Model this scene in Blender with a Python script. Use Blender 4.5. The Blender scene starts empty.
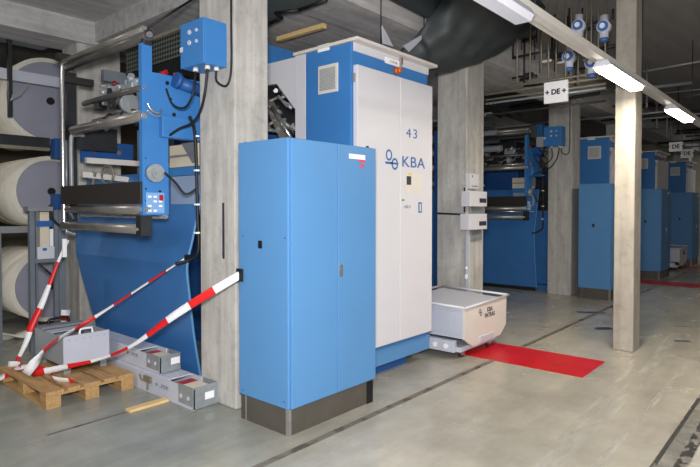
import bpy, bmesh, math, random
from mathutils import Vector, Matrix
random.seed(7)
C = bpy.context.scene.collection
PI = math.pi

# ------------------------------------------------------------------ camera geometry
F, HC = 554.0, 1.68
YAW, PIT = math.radians(40.88), math.radians(1.2)
FW = Vector((math.cos(YAW)*math.cos(PIT), math.sin(YAW)*math.cos(PIT), -math.sin(PIT)))
RT = Vector((math.sin(YAW), -math.cos(YAW), 0))
UP = RT.cross(FW)
O = Vector((0, 0, HC))
PY = 207.6 + F*math.tan(PIT)          # image row of the optical axis (vertical lens shift)
def _ray(x, y): return FW*F + RT*(x-350) + UP*(PY-y)
def onX(x, y, X): r = _ray(x, y); return O + r*(X/r.x)
def onY(x, y, Y): r = _ray(x, y); return O + r*(Y/r.y)
def onZ(x, y, Z): r = _ray(x, y); return O + r*((Z-HC)/r.z)

# ------------------------------------------------------------------ materials
def lin(c):
    return tuple((v/255/12.92 if v/255 <= .04045 else ((v/255+.055)/1.055)**2.4) for v in c)
def mat(name, rgb, rough=.5, metal=0., var=.06, scale=6., stretch=(1, 1, 1), bump=0., spec=.5, rgb2=None, detail=6):
    m = bpy.data.materials.new(name); m.use_nodes = True
    nt = m.node_tree; n = nt.nodes; L = nt.links
    b = n['Principled BSDF']
    b.inputs['Roughness'].default_value = rough
    b.inputs['Metallic'].default_value = metal
    b.inputs['Specular IOR Level'].default_value = spec
    tc = n.new('ShaderNodeTexCoord'); mp = n.new('ShaderNodeMapping'); mp.inputs['Scale'].default_value = stretch
    nz = n.new('ShaderNodeTexNoise'); nz.inputs['Scale'].default_value = scale; nz.inputs['Detail'].default_value = detail
    nz.inputs['Roughness'].default_value = .6
    L.new(tc.outputs['Object'], mp.inputs[0]); L.new(mp.outputs[0], nz.inputs['Vector'])
    cr = n.new('ShaderNodeValToRGB')
    c = lin(rgb)
    if rgb2: c2 = lin(rgb2)
    else: c2 = tuple(min(1, v*(1+var)) for v in c); c = tuple(v*(1-var) for v in c)
    cr.color_ramp.elements[0].position = .3; cr.color_ramp.elements[1].position = .7
    cr.color_ramp.elements[0].color = (*c, 1); cr.color_ramp.elements[1].color = (*c2, 1)
    L.new(nz.outputs['Fac'], cr.inputs[0]); L.new(cr.outputs[0], b.inputs['Base Color'])
    if bump:
        bp = n.new('ShaderNodeBump'); bp.inputs['Strength'].default_value = bump; bp.inputs['Distance'].default_value = .01
        L.new(nz.outputs['Fac'], bp.inputs['Height']); L.new(bp.outputs[0], b.inputs['Normal'])
    return m
def emis(name, rgb, s):
    m = bpy.data.materials.new(name); m.use_nodes = True
    b = m.node_tree.nodes['Principled BSDF']
    b.inputs['Base Color'].default_value = (*lin(rgb), 1)
    b.inputs['Emission Color'].default_value = (*lin(rgb), 1); b.inputs['Emission Strength'].default_value = s
    return m
def concrete(name, a, b_, vertical=True, dark=(70, 66, 60)):
    m = mat(name, a, .85, var=0, scale=2.2, stretch=(4, 4, .8) if vertical else (1, 4, 4), bump=.12, rgb2=b_)
    nt = m.node_tree; n = nt.nodes; L = nt.links
    b = n['Principled BSDF']; cr = b.inputs['Base Color'].links[0].from_node
    tc = n.new('ShaderNodeTexCoord')
    # board marks
    mp = n.new('ShaderNodeMapping'); mp.inputs['Scale'].default_value = (9, 9, .15) if vertical else (.15, 9, 9)
    nz = n.new('ShaderNodeTexNoise'); nz.inputs['Scale'].default_value = 1.3; nz.inputs['Detail'].default_value = 2
    L.new(tc.outputs['Object'], mp.inputs[0]); L.new(mp.outputs[0], nz.inputs['Vector'])
    r2 = n.new('ShaderNodeValToRGB'); r2.color_ramp.elements[0].position = .35; r2.color_ramp.elements[1].position = .6
    r2.color_ramp.elements[0].color = (.84, .835, .83, 1); r2.color_ramp.elements[1].color = (1, 1, 1, 1)
    L.new(nz.outputs['Fac'], r2.inputs[0])
    # small pits
    n3 = n.new('ShaderNodeTexNoise'); n3.inputs['Scale'].default_value = 9; n3.inputs['Detail'].default_value = 12; n3.inputs['Roughness'].default_value = .75
    L.new(tc.outputs['Object'], n3.inputs['Vector'])
    r3 = n.new('ShaderNodeValToRGB'); r3.color_ramp.elements[0].position = .32; r3.color_ramp.elements[1].position = .5
    r3.color_ramp.elements[0].color = (.74, .73, .71, 1); r3.color_ramp.elements[1].color = (1, 1, 1, 1)
    L.new(n3.outputs['Fac'], r3.inputs[0])
    m1 = n.new('ShaderNodeMixRGB'); m1.blend_type = 'MULTIPLY'; m1.inputs[0].default_value = 1
    m2 = n.new('ShaderNodeMixRGB'); m2.blend_type = 'MULTIPLY'; m2.inputs[0].default_value = .8
    L.new(cr.outputs[0], m1.inputs[1]); L.new(r2.outputs[0], m1.inputs[2])
    L.new(m1.outputs[0], m2.inputs[1]); L.new(r3.outputs[0], m2.inputs[2]); L.new(m2.outputs[0], b.inputs['Base Color'])
    return m

M = {}
M['blue'] = mat('painted blue', (60, 122, 188), .42, var=.03, scale=3, spec=.35)
M['blue2'] = mat('lacquer blue', (86, 138, 190), .45, var=.03, scale=2, spec=.35)
M['bluedk'] = mat('machine blue', (38, 86, 150), .45, var=.06, scale=3, spec=.35)
M['sheetblue'] = mat('blue guard steel', (60, 116, 180), .38, var=.08, scale=2.5, spec=.5)
M['greyblue'] = mat('grey blue steel', (140, 160, 194), .35, var=.06, scale=3)
M['white'] = mat('white lacquer', (208, 208, 216), .4, var=.015, scale=3, spec=.35)
M['cream'] = mat('cream lacquer', (214, 210, 205), .45, var=.03, scale=5, spec=.35)
M['whiteblue'] = mat('cool white steel', (192, 196, 210), .4, var=.03, scale=5)
M['labelblue'] = mat('label blue', (120, 165, 215), .4, var=.05)
M['paper'] = mat('paper white', (240, 240, 244), .7, var=.01)
M['papercream'] = mat('reel paper', (226, 221, 208), .8, var=.08, scale=4)
M['reelend'] = mat('reel end wrap', (150, 153, 170), .7, var=.05, scale=3)
M['ink'] = mat('dark print', (45, 48, 60), .6)
M['inkblue'] = mat('blue print', (40, 95, 165), .5)
M['inkred'] = mat('red print', (225, 40, 60), .5)
M['black'] = mat('black rubber', (16, 16, 18), .55, var=.15)
M['dark'] = mat('dark steel', (48, 50, 54), .45, metal=.3, var=.2, scale=8)
M['board'] = mat('black board', (40, 36, 34), .6, var=.08)
M['crate'] = mat('crate sheet grey', (158, 164, 172), .45, var=.05)
M['grey'] = mat('grey steel', (146, 150, 154), .42, metal=.25, var=.08)
M['midgrey'] = mat('mid grey paint', (112, 120, 130), .5, var=.08)
M['roller'] = mat('worn roller steel', (150, 146, 142), .34, metal=.6, var=.15, scale=5)
M['rollerdk'] = mat('rubber roller', (92, 90, 88), .35, metal=.4, var=.15, scale=5)
M['chrome'] = mat('bare bright steel', (205, 205, 208), .22, metal=.85, var=.05)
M['galv'] = mat('galvanised sheet', (158, 166, 172), .42, metal=.4, var=.14, scale=14)
M['wood'] = mat('pallet pine', (158, 120, 78), .75, rgb2=(196, 160, 110), scale=3, stretch=(14, 1.2, 14), bump=.1)
M['woodlt'] = mat('pale pine', (215, 180, 120), .75, rgb2=(228, 200, 150), scale=4, stretch=(2, 14, 14))
M['beige'] = mat('beige block', (214, 205, 186), .8, var=.05)
M['plinth'] = mat('plinth brown grey', (100, 96, 90), .35, metal=.4, var=.1, scale=4)
M['red'] = mat('red floor sheet', (196, 22, 26), .35, var=.14, scale=5)
M['tapered'] = mat('tape red', (214, 32, 34), .4, var=.08)
M['tapewhite'] = mat('tape white', (232, 232, 236), .4, var=.03)
M['orange'] = mat('orange lens', (205, 100, 40), .25)
M['tarp'] = mat('black green tarpaulin', (50, 57, 60), .55, var=.15, scale=3, stretch=(1, 1, 3), bump=.6)
M['yellow'] = mat('yellow sticker', (215, 205, 90), .6)
M['green'] = mat('green print', (90, 140, 80), .6)
M['redcap'] = mat('red cap', (170, 20, 30), .4)
M['valveblue'] = mat('valve blue', (70, 110, 180), .4)
M['pipe'] = mat('pipe brass grey', (136, 130, 116), .45, metal=.3, var=.15)
M['tapeblue'] = mat('floor tape slate', (48, 56, 74), .6, var=.2)
M['conc'] = concrete('board marked concrete', (168, 166, 163), (202, 200, 196))
M['concbeam'] = concrete('beam concrete', (172, 171, 173), (202, 201, 203), vertical=False)
M['concwarm'] = concrete('column concrete warm', (160, 154, 144), (186, 180, 170))
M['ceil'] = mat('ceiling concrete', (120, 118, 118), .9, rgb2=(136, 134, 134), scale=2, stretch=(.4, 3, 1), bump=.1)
M['wall'] = mat('brown grey wall', (104, 96, 84), .9, var=.1, scale=2)
M['wallend'] = mat('beige end wall', (170, 165, 148), .8, var=.06, scale=2)
M['wallrear'] = mat('pale hall wall', (190, 188, 182), .9, var=.05, scale=2)
M['lamp'] = emis('fluorescent diffuser', (255, 244, 226), 14)
M['lampoff'] = mat('unlit diffuser', (225, 226, 238), .3, var=.01)

# perforated tray / grating
def perf(name, rgb, sc, stretch=(1, 1, 1)):
    m = mat(name, rgb, .5, metal=.4, var=.1)
    nt = m.node_tree; n = nt.nodes; L = nt.links; b = n['Principled BSDF']
    cr = b.inputs['Base Color'].links[0].from_node
    tc = n.new('ShaderNodeTexCoord'); mp = n.new('ShaderNodeMapping'); mp.inputs['Scale'].default_value = stretch
    v = n.new('ShaderNodeTexVoronoi'); v.inputs['Scale'].default_value = sc; v.inputs['Randomness'].default_value = 0
    L.new(tc.outputs['Object'], mp.inputs[0]); L.new(mp.outputs[0], v.inputs['Vector'])
    r = n.new('ShaderNodeValToRGB'); r.color_ramp.elements[0].position = .36; r.color_ramp.elements[1].position = .44
    r.color_ramp.elements[0].color = (.06, .06, .06, 1); r.color_ramp.elements[1].color = (1, 1, 1, 1)
    L.new(v.outputs['Distance'], r.inputs[0])
    mx = n.new('ShaderNodeMixRGB'); mx.blend_type = 'MULTIPLY'; mx.inputs[0].default_value = 1
    L.new(cr.outputs[0], mx.inputs[1]); L.new(r.outputs[0], mx.inputs[2]); L.new(mx.outputs[0], b.inputs['Base Color'])
    return m
M['perf'] = perf('perforated steel', (100, 108, 104), 22)

# floor
def floor_mat():
    m = bpy.data.materials.new('sealed concrete floor'); m.use_nodes = True
    nt = m.node_tree; n = nt.nodes; L = nt.links; b = n['Principled BSDF']
    tc = n.new('ShaderNodeTexCoord')
    def noise(sc, det, st, lo, hi, c0, c1):
        mp = n.new('ShaderNodeMapping'); mp.inputs['Scale'].default_value = st
        z = n.new('ShaderNodeTexNoise'); z.inputs['Scale'].default_value = sc; z.inputs['Detail'].default_value = det
        z.inputs['Roughness'].default_value = .65
        L.new(tc.outputs['Object'], mp.inputs[0]); L.new(mp.outputs[0], z.inputs['Vector'])
        r = n.new('ShaderNodeValToRGB'); r.color_ramp.elements[0].position = lo; r.color_ramp.elements[1].position = hi
        r.color_ramp.elements[0].color = (*c0, 1); r.color_ramp.elements[1].color = (*c1, 1)
        L.new(z.outputs['Fac'], r.inputs[0]); return r.outputs[0], z.outputs['Fac']
    a, _ = noise(.8, 8, (1, 1, 1), .3, .7, lin((164, 158, 147)), lin((192, 186, 173)))
    w, _ = noise(1.6, 6, (.35, 3, 1), .35, .7, (.86, .87, .87), (1.04, 1.03, 1.0))
    s, sf = noise(22, 4, (1, 1, 1), .22, .30, (.45, .43, .40), (1, 1, 1))
    k, _ = noise(3.2, 10, (1, 1, 1), .3, .62, (.88, .88, .87), (1, 1, 1))
    def mul(x, y, f=1.):
        q = n.new('ShaderNodeMixRGB'); q.blend_type = 'MULTIPLY'; q.inputs[0].default_value = f
        L.new(x, q.inputs[1]); L.new(y, q.inputs[2]); return q.outputs[0]
    # cooler, darker zone left of the aisle
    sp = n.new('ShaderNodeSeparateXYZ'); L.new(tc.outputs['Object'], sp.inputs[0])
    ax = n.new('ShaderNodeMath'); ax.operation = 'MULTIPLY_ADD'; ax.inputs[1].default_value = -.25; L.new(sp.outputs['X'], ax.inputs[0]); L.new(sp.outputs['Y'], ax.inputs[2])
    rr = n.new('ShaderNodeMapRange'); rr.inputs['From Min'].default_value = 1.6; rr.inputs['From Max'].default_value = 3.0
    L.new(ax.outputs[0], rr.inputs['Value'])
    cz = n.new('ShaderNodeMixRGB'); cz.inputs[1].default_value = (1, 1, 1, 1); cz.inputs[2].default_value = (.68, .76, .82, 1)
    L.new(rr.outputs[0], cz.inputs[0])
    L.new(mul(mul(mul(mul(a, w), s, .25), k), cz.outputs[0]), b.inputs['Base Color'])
    ro = n.new('ShaderNodeMapRange'); ro.inputs['To Min'].default_value = .16; ro.inputs['To Max'].default_value = .34
    z = n.new('ShaderNodeTexNoise'); z.inputs['Scale'].default_value = 2.5; z.inputs['Detail'].default_value = 6
    L.new(tc.outputs['Object'], z.inputs['Vector']); L.new(z.outputs['Fac'], ro.inputs['Value']); L.new(ro.outputs[0], b.inputs['Roughness'])
    b.inputs['Specular IOR Level'].default_value = .5
    return m
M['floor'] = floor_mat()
def worn(name, rgb, sc, lo, hi, base=(156, 154, 144)):
    return mat(name, base, .4, rgb2=rgb, scale=sc, detail=8)
M['track'] = mat('pale wear track', (190, 187, 177), .35, rgb2=(212, 208, 199), scale=5, detail=8)
M['groove'] = mat('joint filler', (112, 107, 98), .6, rgb2=(128, 122, 112), scale=9)
M['blackmark'] = mat('broken joint', (30, 29, 30), .6, rgb2=(160, 157, 146), scale=14, detail=8)
_cr = [x for x in M['blackmark'].node_tree.nodes if x.type == 'VALTORGB'][0]
_cr.color_ramp.elements[0].position = .47; _cr.color_ramp.elements[1].position = .56

def patchy(m, lo, hi, sc, top=1., stretch=(1, 1, 1)):
    nt = m.node_tree; n = nt.nodes; L = nt.links
    tc = n.new('ShaderNodeTexCoord'); mp = n.new('ShaderNodeMapping'); mp.inputs['Scale'].default_value = stretch
    z = n.new('ShaderNodeTexNoise'); z.inputs['Scale'].default_value = sc; z.inputs['Detail'].default_value = 8
    r = n.new('ShaderNodeMapRange'); r.inputs['From Min'].default_value = lo; r.inputs['From Max'].default_value = hi; r.inputs['To Max'].default_value = top
    L.new(tc.outputs['Object'], mp.inputs[0]); L.new(mp.outputs[0], z.inputs['Vector']); L.new(z.outputs['Fac'], r.inputs['Value']); L.new(r.outputs[0], n['Principled BSDF'].inputs['Alpha'])
patchy(M['track'], .3, .65, 2.5, .75, (.6, 3, 1)); patchy(M['groove'], .25, .5, 5, .9); patchy(M['tapeblue'], .3, .45, 8)
M['blackmark'] = mat('broken joint', (38, 37, 38), .6); patchy(M['blackmark'], .47, .53, 7, .95, (1, 2, 1))
M['blackline'] = mat('dark joint line', (48, 47, 47), .6); patchy(M['blackline'], .38, .46, 6, .9, (.6, 2, 1))
M['jointgrey'] = mat('worn joint band', (128, 125, 118), .5); patchy(M['jointgrey'], .3, .6, 4, .8)

# ------------------------------------------------------------------ mesh helpers
def wl(o):
    v = Vector((0, 0, 0))
    while o is not None: v += o.location; o = o.parent
    return v
class MB:
    def __init__(s): s.bm = bmesh.new(); s.mi = 0
    def _mark(s, faces):
        for f in faces: f.material_index = s.mi
        return s
    def box(s, x0, x1, y0, y1, z0, z1, bev=0.):
        vs = [s.bm.verts.new((x, y, z)) for x in (x0, x1) for y in (y0, y1) for z in (z0, z1)]
        idx = [(0, 1, 3, 2), (4, 6, 7, 5), (0, 4, 5, 1), (2, 3, 7, 6), (0, 2, 6, 4), (1, 5, 7, 3)]
        fs = [s.bm.faces.new([vs[i] for i in q]) for q in idx]
        if bev:
            es = {e for f in fs for e in f.edges}
            r = bmesh.ops.bevel(s.bm, geom=list(es), offset=bev, segments=2, affect='EDGES', profile=.5)
            fs = [f for f in s.bm.faces if f.is_valid and any(v in r['verts'] for v in f.verts)]
        return s._mark(fs)
    def prism(s, pts, axis, a0, a1):
        """pts: 2-D outline in the two other axes (in x,y,z order), extruded along axis."""
        def mk(p, a):
            if axis == 'x': return (a, p[0], p[1])
            if axis == 'y': return (p[0], a, p[1])
            return (p[0], p[1], a)
        A = [s.bm.verts.new(mk(p, a0)) for p in pts]; B = [s.bm.verts.new(mk(p, a1)) for p in pts]
        n = len(pts); fs = [s.bm.faces.new(A), s.bm.faces.new(B[::-1])]
        for i in range(n): fs.append(s.bm.faces.new([A[i], B[i], B[(i+1) % n], A[(i+1) % n]]))
        return s._mark(fs)
    def cyl(s, p0, p1, r, seg=20, r1=None):
        p0, p1 = Vector(p0), Vector(p1); d = (p1-p0).normalized(); r1 = r if r1 is None else r1
        u = d.orthogonal().normalized(); w = d.cross(u)
        A = [s.bm.verts.new(p0 + (u*math.cos(2*PI*i/seg)+w*math.sin(2*PI*i/seg))*r) for i in range(seg)]
        B = [s.bm.verts.new(p1 + (u*math.cos(2*PI*i/seg)+w*math.sin(2*PI*i/seg))*r1) for i in range(seg)]
        fs = [s.bm.faces.new(A[::-1]), s.bm.faces.new(B)]
        for i in range(seg):
            f = s.bm.faces.new([A[i], A[(i+1) % seg], B[(i+1) % seg], B[i]]); f.smooth = True; fs.append(f)
        return s._mark(fs)
    def tube(s, pts, r, seg=10, sub=6):
        P = [Vector(p) for p in pts]
        if sub > 1 and len(P) > 2:
            Q = []
            for i in range(len(P)-1):
                a, b, c, d = P[max(i-1, 0)], P[i], P[i+1], P[min(i+2, len(P)-1)]
                for k in range(sub):
                    t = k/sub
                    Q.append(.5*((2*b)+(-a+c)*t+(2*a-5*b+4*c-d)*t*t+(-a+3*b-3*c+d)*t**3))
            Q.append(P[-1]); P = Q
        rings = []; u = None
        for i, p in enumerate(P):
            d = (P[min(i+1, len(P)-1)]-P[max(i-1, 0)]).normalized()
            u = d.orthogonal().normalized() if u is None else (u - d*u.dot(d)).normalized()
            w = d.cross(u)
            rings.append([s.bm.verts.new(p+(u*math.cos(2*PI*k/seg)+w*math.sin(2*PI*k/seg))*r) for k in range(seg)])
        fs = []
        for a, b in zip(rings, rings[1:]):
            for k in range(seg):
                f = s.bm.faces.new([a[k], a[(k+1) % seg], b[(k+1) % seg], b[k]]); f.smooth = True; fs.append(f)
        fs += [s.bm.faces.new(rings[0][::-1]), s.bm.faces.new(rings[-1])]
        return s._mark(fs)
    def grid(s, rows, thick=.0):
        V = [[s.bm.verts.new(p) for p in r] for r in rows]; fs = []
        for a, b in zip(V, V[1:]):
            for k in range(len(a)-1):
                f = s.bm.faces.new([a[k], a[k+1], b[k+1], b[k]]); f.smooth = True; fs.append(f)
        return s._mark(fs)
    def build(s, name, mats, parent=None, solid=0.):
        if not isinstance(mats, (list, tuple)): mats = [mats]
        bmesh.ops.recalc_face_normals(s.bm, faces=s.bm.faces)
        if parent is not None: bmesh.ops.translate(s.bm, verts=s.bm.verts, vec=-wl(parent))
        me = bpy.data.meshes.new(name); s.bm.to_mesh(me); s.bm.free()
        for m in mats: me.materials.append(M[m])
        o = bpy.data.objects.new(name, me); C.objects.link(o); o.parent = parent
        if solid:
            q = o.modifiers.new('thickness', 'SOLIDIFY'); q.thickness = solid; q.offset = 0
        return o
def tag(o, label, cat, group=None, kind=None):
    if label: o['label'] = label
    if cat: o['category'] = cat
    if group: o['group'] = group
    if kind: o['kind'] = kind
    return o
def thing(name, loc, label, cat, group=None):
    o = bpy.data.objects.new(name, None); C.objects.link(o); o.location = loc; o.empty_display_size = .2
    return tag(o, label, cat, group)
def struct(o): o['kind'] = 'structure'; return o
def copy_tree(o, parent=None):
    c = o.copy(); C.objects.link(c); c.parent = parent
    for ch in list(o.children): copy_tree(ch, c)
    return c
def dup(root, dx, label, group=None):
    c = copy_tree(root); c.location = root.location + Vector((dx, 0, 0)); c['label'] = label
    if group: c['group'] = group
    return c
def text(name, s_, size, loc, rot, m, parent, ext=.001, bold=.0, spacing=1.):
    cu = bpy.data.curves.new(name, 'FONT'); cu.body = s_; cu.size = size; cu.extrude = ext; cu.offset = bold
    cu.align_x = 'CENTER'; cu.align_y = 'CENTER'; cu.space_character = spacing; cu.space_line = .9
    t = bpy.data.objects.new(name+'_t', cu); C.objects.link(t)
    bpy.context.view_layer.update()
    me = bpy.data.meshes.new_from_object(t.evaluated_get(bpy.context.evaluated_depsgraph_get()))
    bpy.data.objects.remove(t)
    me.materials.clear(); me.materials.append(M[m])
    o = bpy.data.objects.new(name, me); C.objects.link(o); o.parent = parent
    o.location = Vector(loc)-(wl(parent) if parent else Vector()); o.rotation_euler = rot
    return o
RY = (PI/2, 0, 0)              # text on a face looking along -Y
RX = (PI/2, 0, -PI/2)          # text on a face looking along -X

# ------------------------------------------------------------------ room
CEIL = 4.25
def room():
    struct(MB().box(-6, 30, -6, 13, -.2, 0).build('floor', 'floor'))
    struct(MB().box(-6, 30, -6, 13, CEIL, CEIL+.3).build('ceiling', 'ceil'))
    struct(MB().box(-6, 30, 13, 13.3, -.2, CEIL+.3).build('wall_back', 'wall'))
    struct(MB().box(-6, 30, -6.3, -6, -.2, CEIL+.3).build('wall_front', 'wallrear'))
    struct(MB().box(-6.3, -6, -6, 13, -.2, CEIL+.3).build('wall_left', 'wallrear'))
    struct(MB().box(30, 30.3, -6, 13, -.2, CEIL+.3).build('wall_right', 'wallend'))
    # partition closing the row of units at the far end of the aisle
    struct(MB().box(25.0, 25.2, .2, 13, 0, CEIL).build('wall_aisle_end', 'wallend'))
room()
n_trim = [0]
def trim(b, m):
    n_trim[0] += 1
    return struct(b.build('trim_%d' % n_trim[0], m))
# concrete beams on the column rows and floor joints
struct(MB().box(-6, 25, 3.62, 4.22, 3.72, CEIL).build('beam_column_row', 'concbeam'))
struct(MB().box(-6, 25, 7.0, 7.55, 3.72, CEIL).build('beam_rear_row', 'concbeam'))
struct(MB().box(-6, 3.2, 4.22, 7.0, 4.0, CEIL).build('ceiling_rear_added_slab', 'concbeam'))  # slab added in paler concrete so this ceiling bay looks lit
struct(MB().box(3.2, 9.5, 4.22, 7.0, 3.76, CEIL).build('ceiling_mid_added_slab', 'concbeam'))  # second added pale slab, set lower so the ceiling shows brighter
trim(MB().box(-6, 25, 2.75, 2.81, 0, .0015), 'groove')
trim(MB().box(1.6, 2.35, 4.33, 4.36, 0, .0015), 'groove')
def ribbon(pts, w, z=.001):
    b = MB(); P = [Vector((p.x, p.y, z)) for p in pts]; L, R = [], []
    for i, p in enumerate(P):
        d = (P[min(i+1, len(P)-1)]-P[max(i-1, 0)]).normalized(); nrm = Vector((-d.y, d.x, 0))
        L.append(p+nrm*w/2); R.append(p-nrm*w/2)
    b.grid([L, R]); return b
def track(px, w):
    P = [onZ(x, y, 0) for x, y in px]; Q = []
    for i in range(len(P)-1):
        a, b, c, d = P[max(i-1, 0)], P[i], P[i+1], P[min(i+2, len(P)-1)]
        for k in range(8):
            t = k/8
            Q.append(.5*((2*b)+(-a+c)*t+(2*a-5*b+4*c-d)*t*t+(-a+3*b-3*c+d)*t**3))
    return ribbon(Q+[P[-1]], w)
trim(track([(560, 510), (597, 467), (640, 418), (690, 362)], .05), 'track')
trim(track([(560, 440), (600, 400), (632, 362), (622, 335), (600, 322)], .05), 'track')
trim(track([(500, 510), (545, 467), (588, 429), (623, 397), (652, 365), (666, 345), (676, 333)], .12), 'track')
trim(ribbon([Vector((2.5, .845, 0)), Vector((9, .845, 0))], .03, .0016), 'blackline')
trim(ribbon([Vector((2.5, .765, 0)), Vector((9, .765, 0))], .19, .001), 'jointgrey')
trim(ribbon([Vector((2.5, .71, 0)), Vector((9, .71, 0))], .07, .0016), 'blackmark')
for (a, b, w) in (((577, 312), (606, 313), .11), ((594, 328.5), (612, 328.5), .16), ((674, 341), (690, 341), .07), ((674, 326), (692, 327), .06)):
    trim(ribbon([onZ(*a, 0), onZ(*b, 0)], w, .0014), 'tapeblue')

def column(x0, x1, y0, y1, m, label, top=3.74):
    o = MB().box(x0, x1, y0, y1, 0, top, .012).build('concrete_column', m)
    return tag(o, label, 'column', 'concrete columns')
colA = column(2.83, 3.19, 3.70, 4.20, 'conc', 'massive pale concrete column rising directly behind the front blue cabinet')
colB = column(6.67, 7.16, 3.70, 4.16, 'conc', 'concrete column with white switch boxes, behind the white tub trolley')
colC = column(10.68, 11.15, 3.70, 4.15, 'conc', 'concrete column carrying the distant dark blue junction box')
column(14.5, 14.98, 3.70, 4.2, 'conc', 'distant concrete column largely hidden between the far blue cabinets')
column(22.2, 22.7, 3.70, 4.2, 'conc', 'farthest concrete column at the right edge, past the last cabinet')
colD = column(6.97, 7.27, 1.70, 1.92, 'concwarm', 'free-standing slim concrete column in the aisle, beside the red floor sheet', top=CEIL)
column(3.0, 3.55, 7.05, 7.5, 'conc', 'concrete column standing behind the left roller machine near the paper reels')
# marks of spilled paint on the column corners
tag(None or MB().box(2.823, 2.8295, 3.845, 3.868, 1.25, 1.72).build('paint_mark', 'ink'), 'dark vertical scribble of paint on the pale front concrete column', 'paint mark')

# ------------------------------------------------------------------ red floor sheets
def red_sheet(dx, label):
    o = MB().box(5.61+dx, 6.36+dx, 1.82, 3.75, .0, .004).build('red_floor_sheet', 'red')
    tag(o, label, 'floor sheet', 'red floor sheets')
red_sheet(0, 'long bright red floor sheet running under the nearest white tub trolley')
red_sheet(7.85, 'narrow-looking distant red floor sheet in front of the second pair of far cabinets')
red_sheet(11.9, 'farthest red floor sheet beneath the distant white tub trolley')

# ------------------------------------------------------------------ low cabinet (control cabinet)
def low_cabinet():
    x0, x1, y0, y1 = 2.74, 3.745, 2.945, 3.54
    t = thing('control_cabinet', (x0, y0, 0), 'bright blue two-door cabinet standing alone in front of the concrete column', 'cabinet', 'low blue cabinets')
    body = MB().box(x0, x1, y0+.022, y1, .2, 2.19, .006).box(x0+.03, x0+.045, y1-.05, y1-.035, 2.19, 2.2).build('body', 'blue2', t)
    pl = MB().box(x0+.012, x1-.012, y0+.03, y1-.01, 0, .2, .002).build('plinth', 'plinth', t)
    MB().box(x0+.004, x0+.012, y0+.03, y0+.055, .0, .2).box(x0+.004, x0+.03, y0+.022, y0+.03, 0, .2).build('corner_strip', 'chrome', pl)
    MB().box(x1-.09, x1-.012, y0+.024, y0+.03, .0, .2).build('corner_cover', 'black', pl)
    MB().box(x0+.006, x0+.012, y1-.075, y1-.07, .0, .2).build('joint_strip', 'grey', pl)
    sx = 3.256
    d1 = MB().box(x0+.018, sx-.004, y0, y0+.021, .205, 2.185, .004).build('door', 'blue2', t)
    d2 = MB().box(sx+.004, x1-.004, y0, y0+.021, .205, 2.185, .004).build('door', 'blue2', t)
    MB().box(sx+.012, sx+.05, y0-.01, y0, 1.13, 1.23, .004).cyl((sx+.03, y0-.014, 1.2), (sx+.03, y0, 1.2), .009).build('lock', 'chrome', d2)
    a = onY(349, 153.5, y0); c = onY(365, 160, y0)
    MB().box(a.x, c.x, y0-.002, y0, c.z, a.z+.0).build('label_plate', 'paper', d2)
    q = text('warning_text', 'F!', .055, (c.x-.035, y0-.0015, c.z-.055), RY, 'inkred', d2, bold=.002)
    q2 = MB().box(c.x-.085, c.x, y0-.0018, y0, c.z-.018, c.z-.003).build('red_bar', 'inkred', d2)
    # side wall: lock plate and four little bolts
    s = onX(260.5, 244.5, x0)
    MB().box(x0-.008, x0, s.y-.022, s.y+.022, s.z-.03, s.z+.03, .004).build('side_lock', 'black', body)
    for px, py in ((243, 236), (285, 238), (243, 390), (284, 402)):
        p = onX(px, py, x0); MB().cyl((x0-.004, p.y, p.z), (x0, p.y, p.z), .006, 10).build('bolt', 'bluedk', body)
    MB().cyl((x1-.07, y0+.04, 2.19), (x1-.07, y0+.04, 2.205), .012, 12).build('lifting_bolt', 'black', body)
    return t
low = low_cabinet()
# the copies sit much farther down the row
low2 = dup(low, 7.86, 'narrow-seeming blue cabinet left of the slim aisle column, by the far junction box')
low3 = dup(low, 11.66, 'dark blue cabinet directly right of the slim aisle column, with brown plinth')
low4 = dup(low, 15.6, 'farthest blue cabinet, behind the distant white tub trolley')

for o in (low2, low3, low4): o.scale.z = .967
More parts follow.
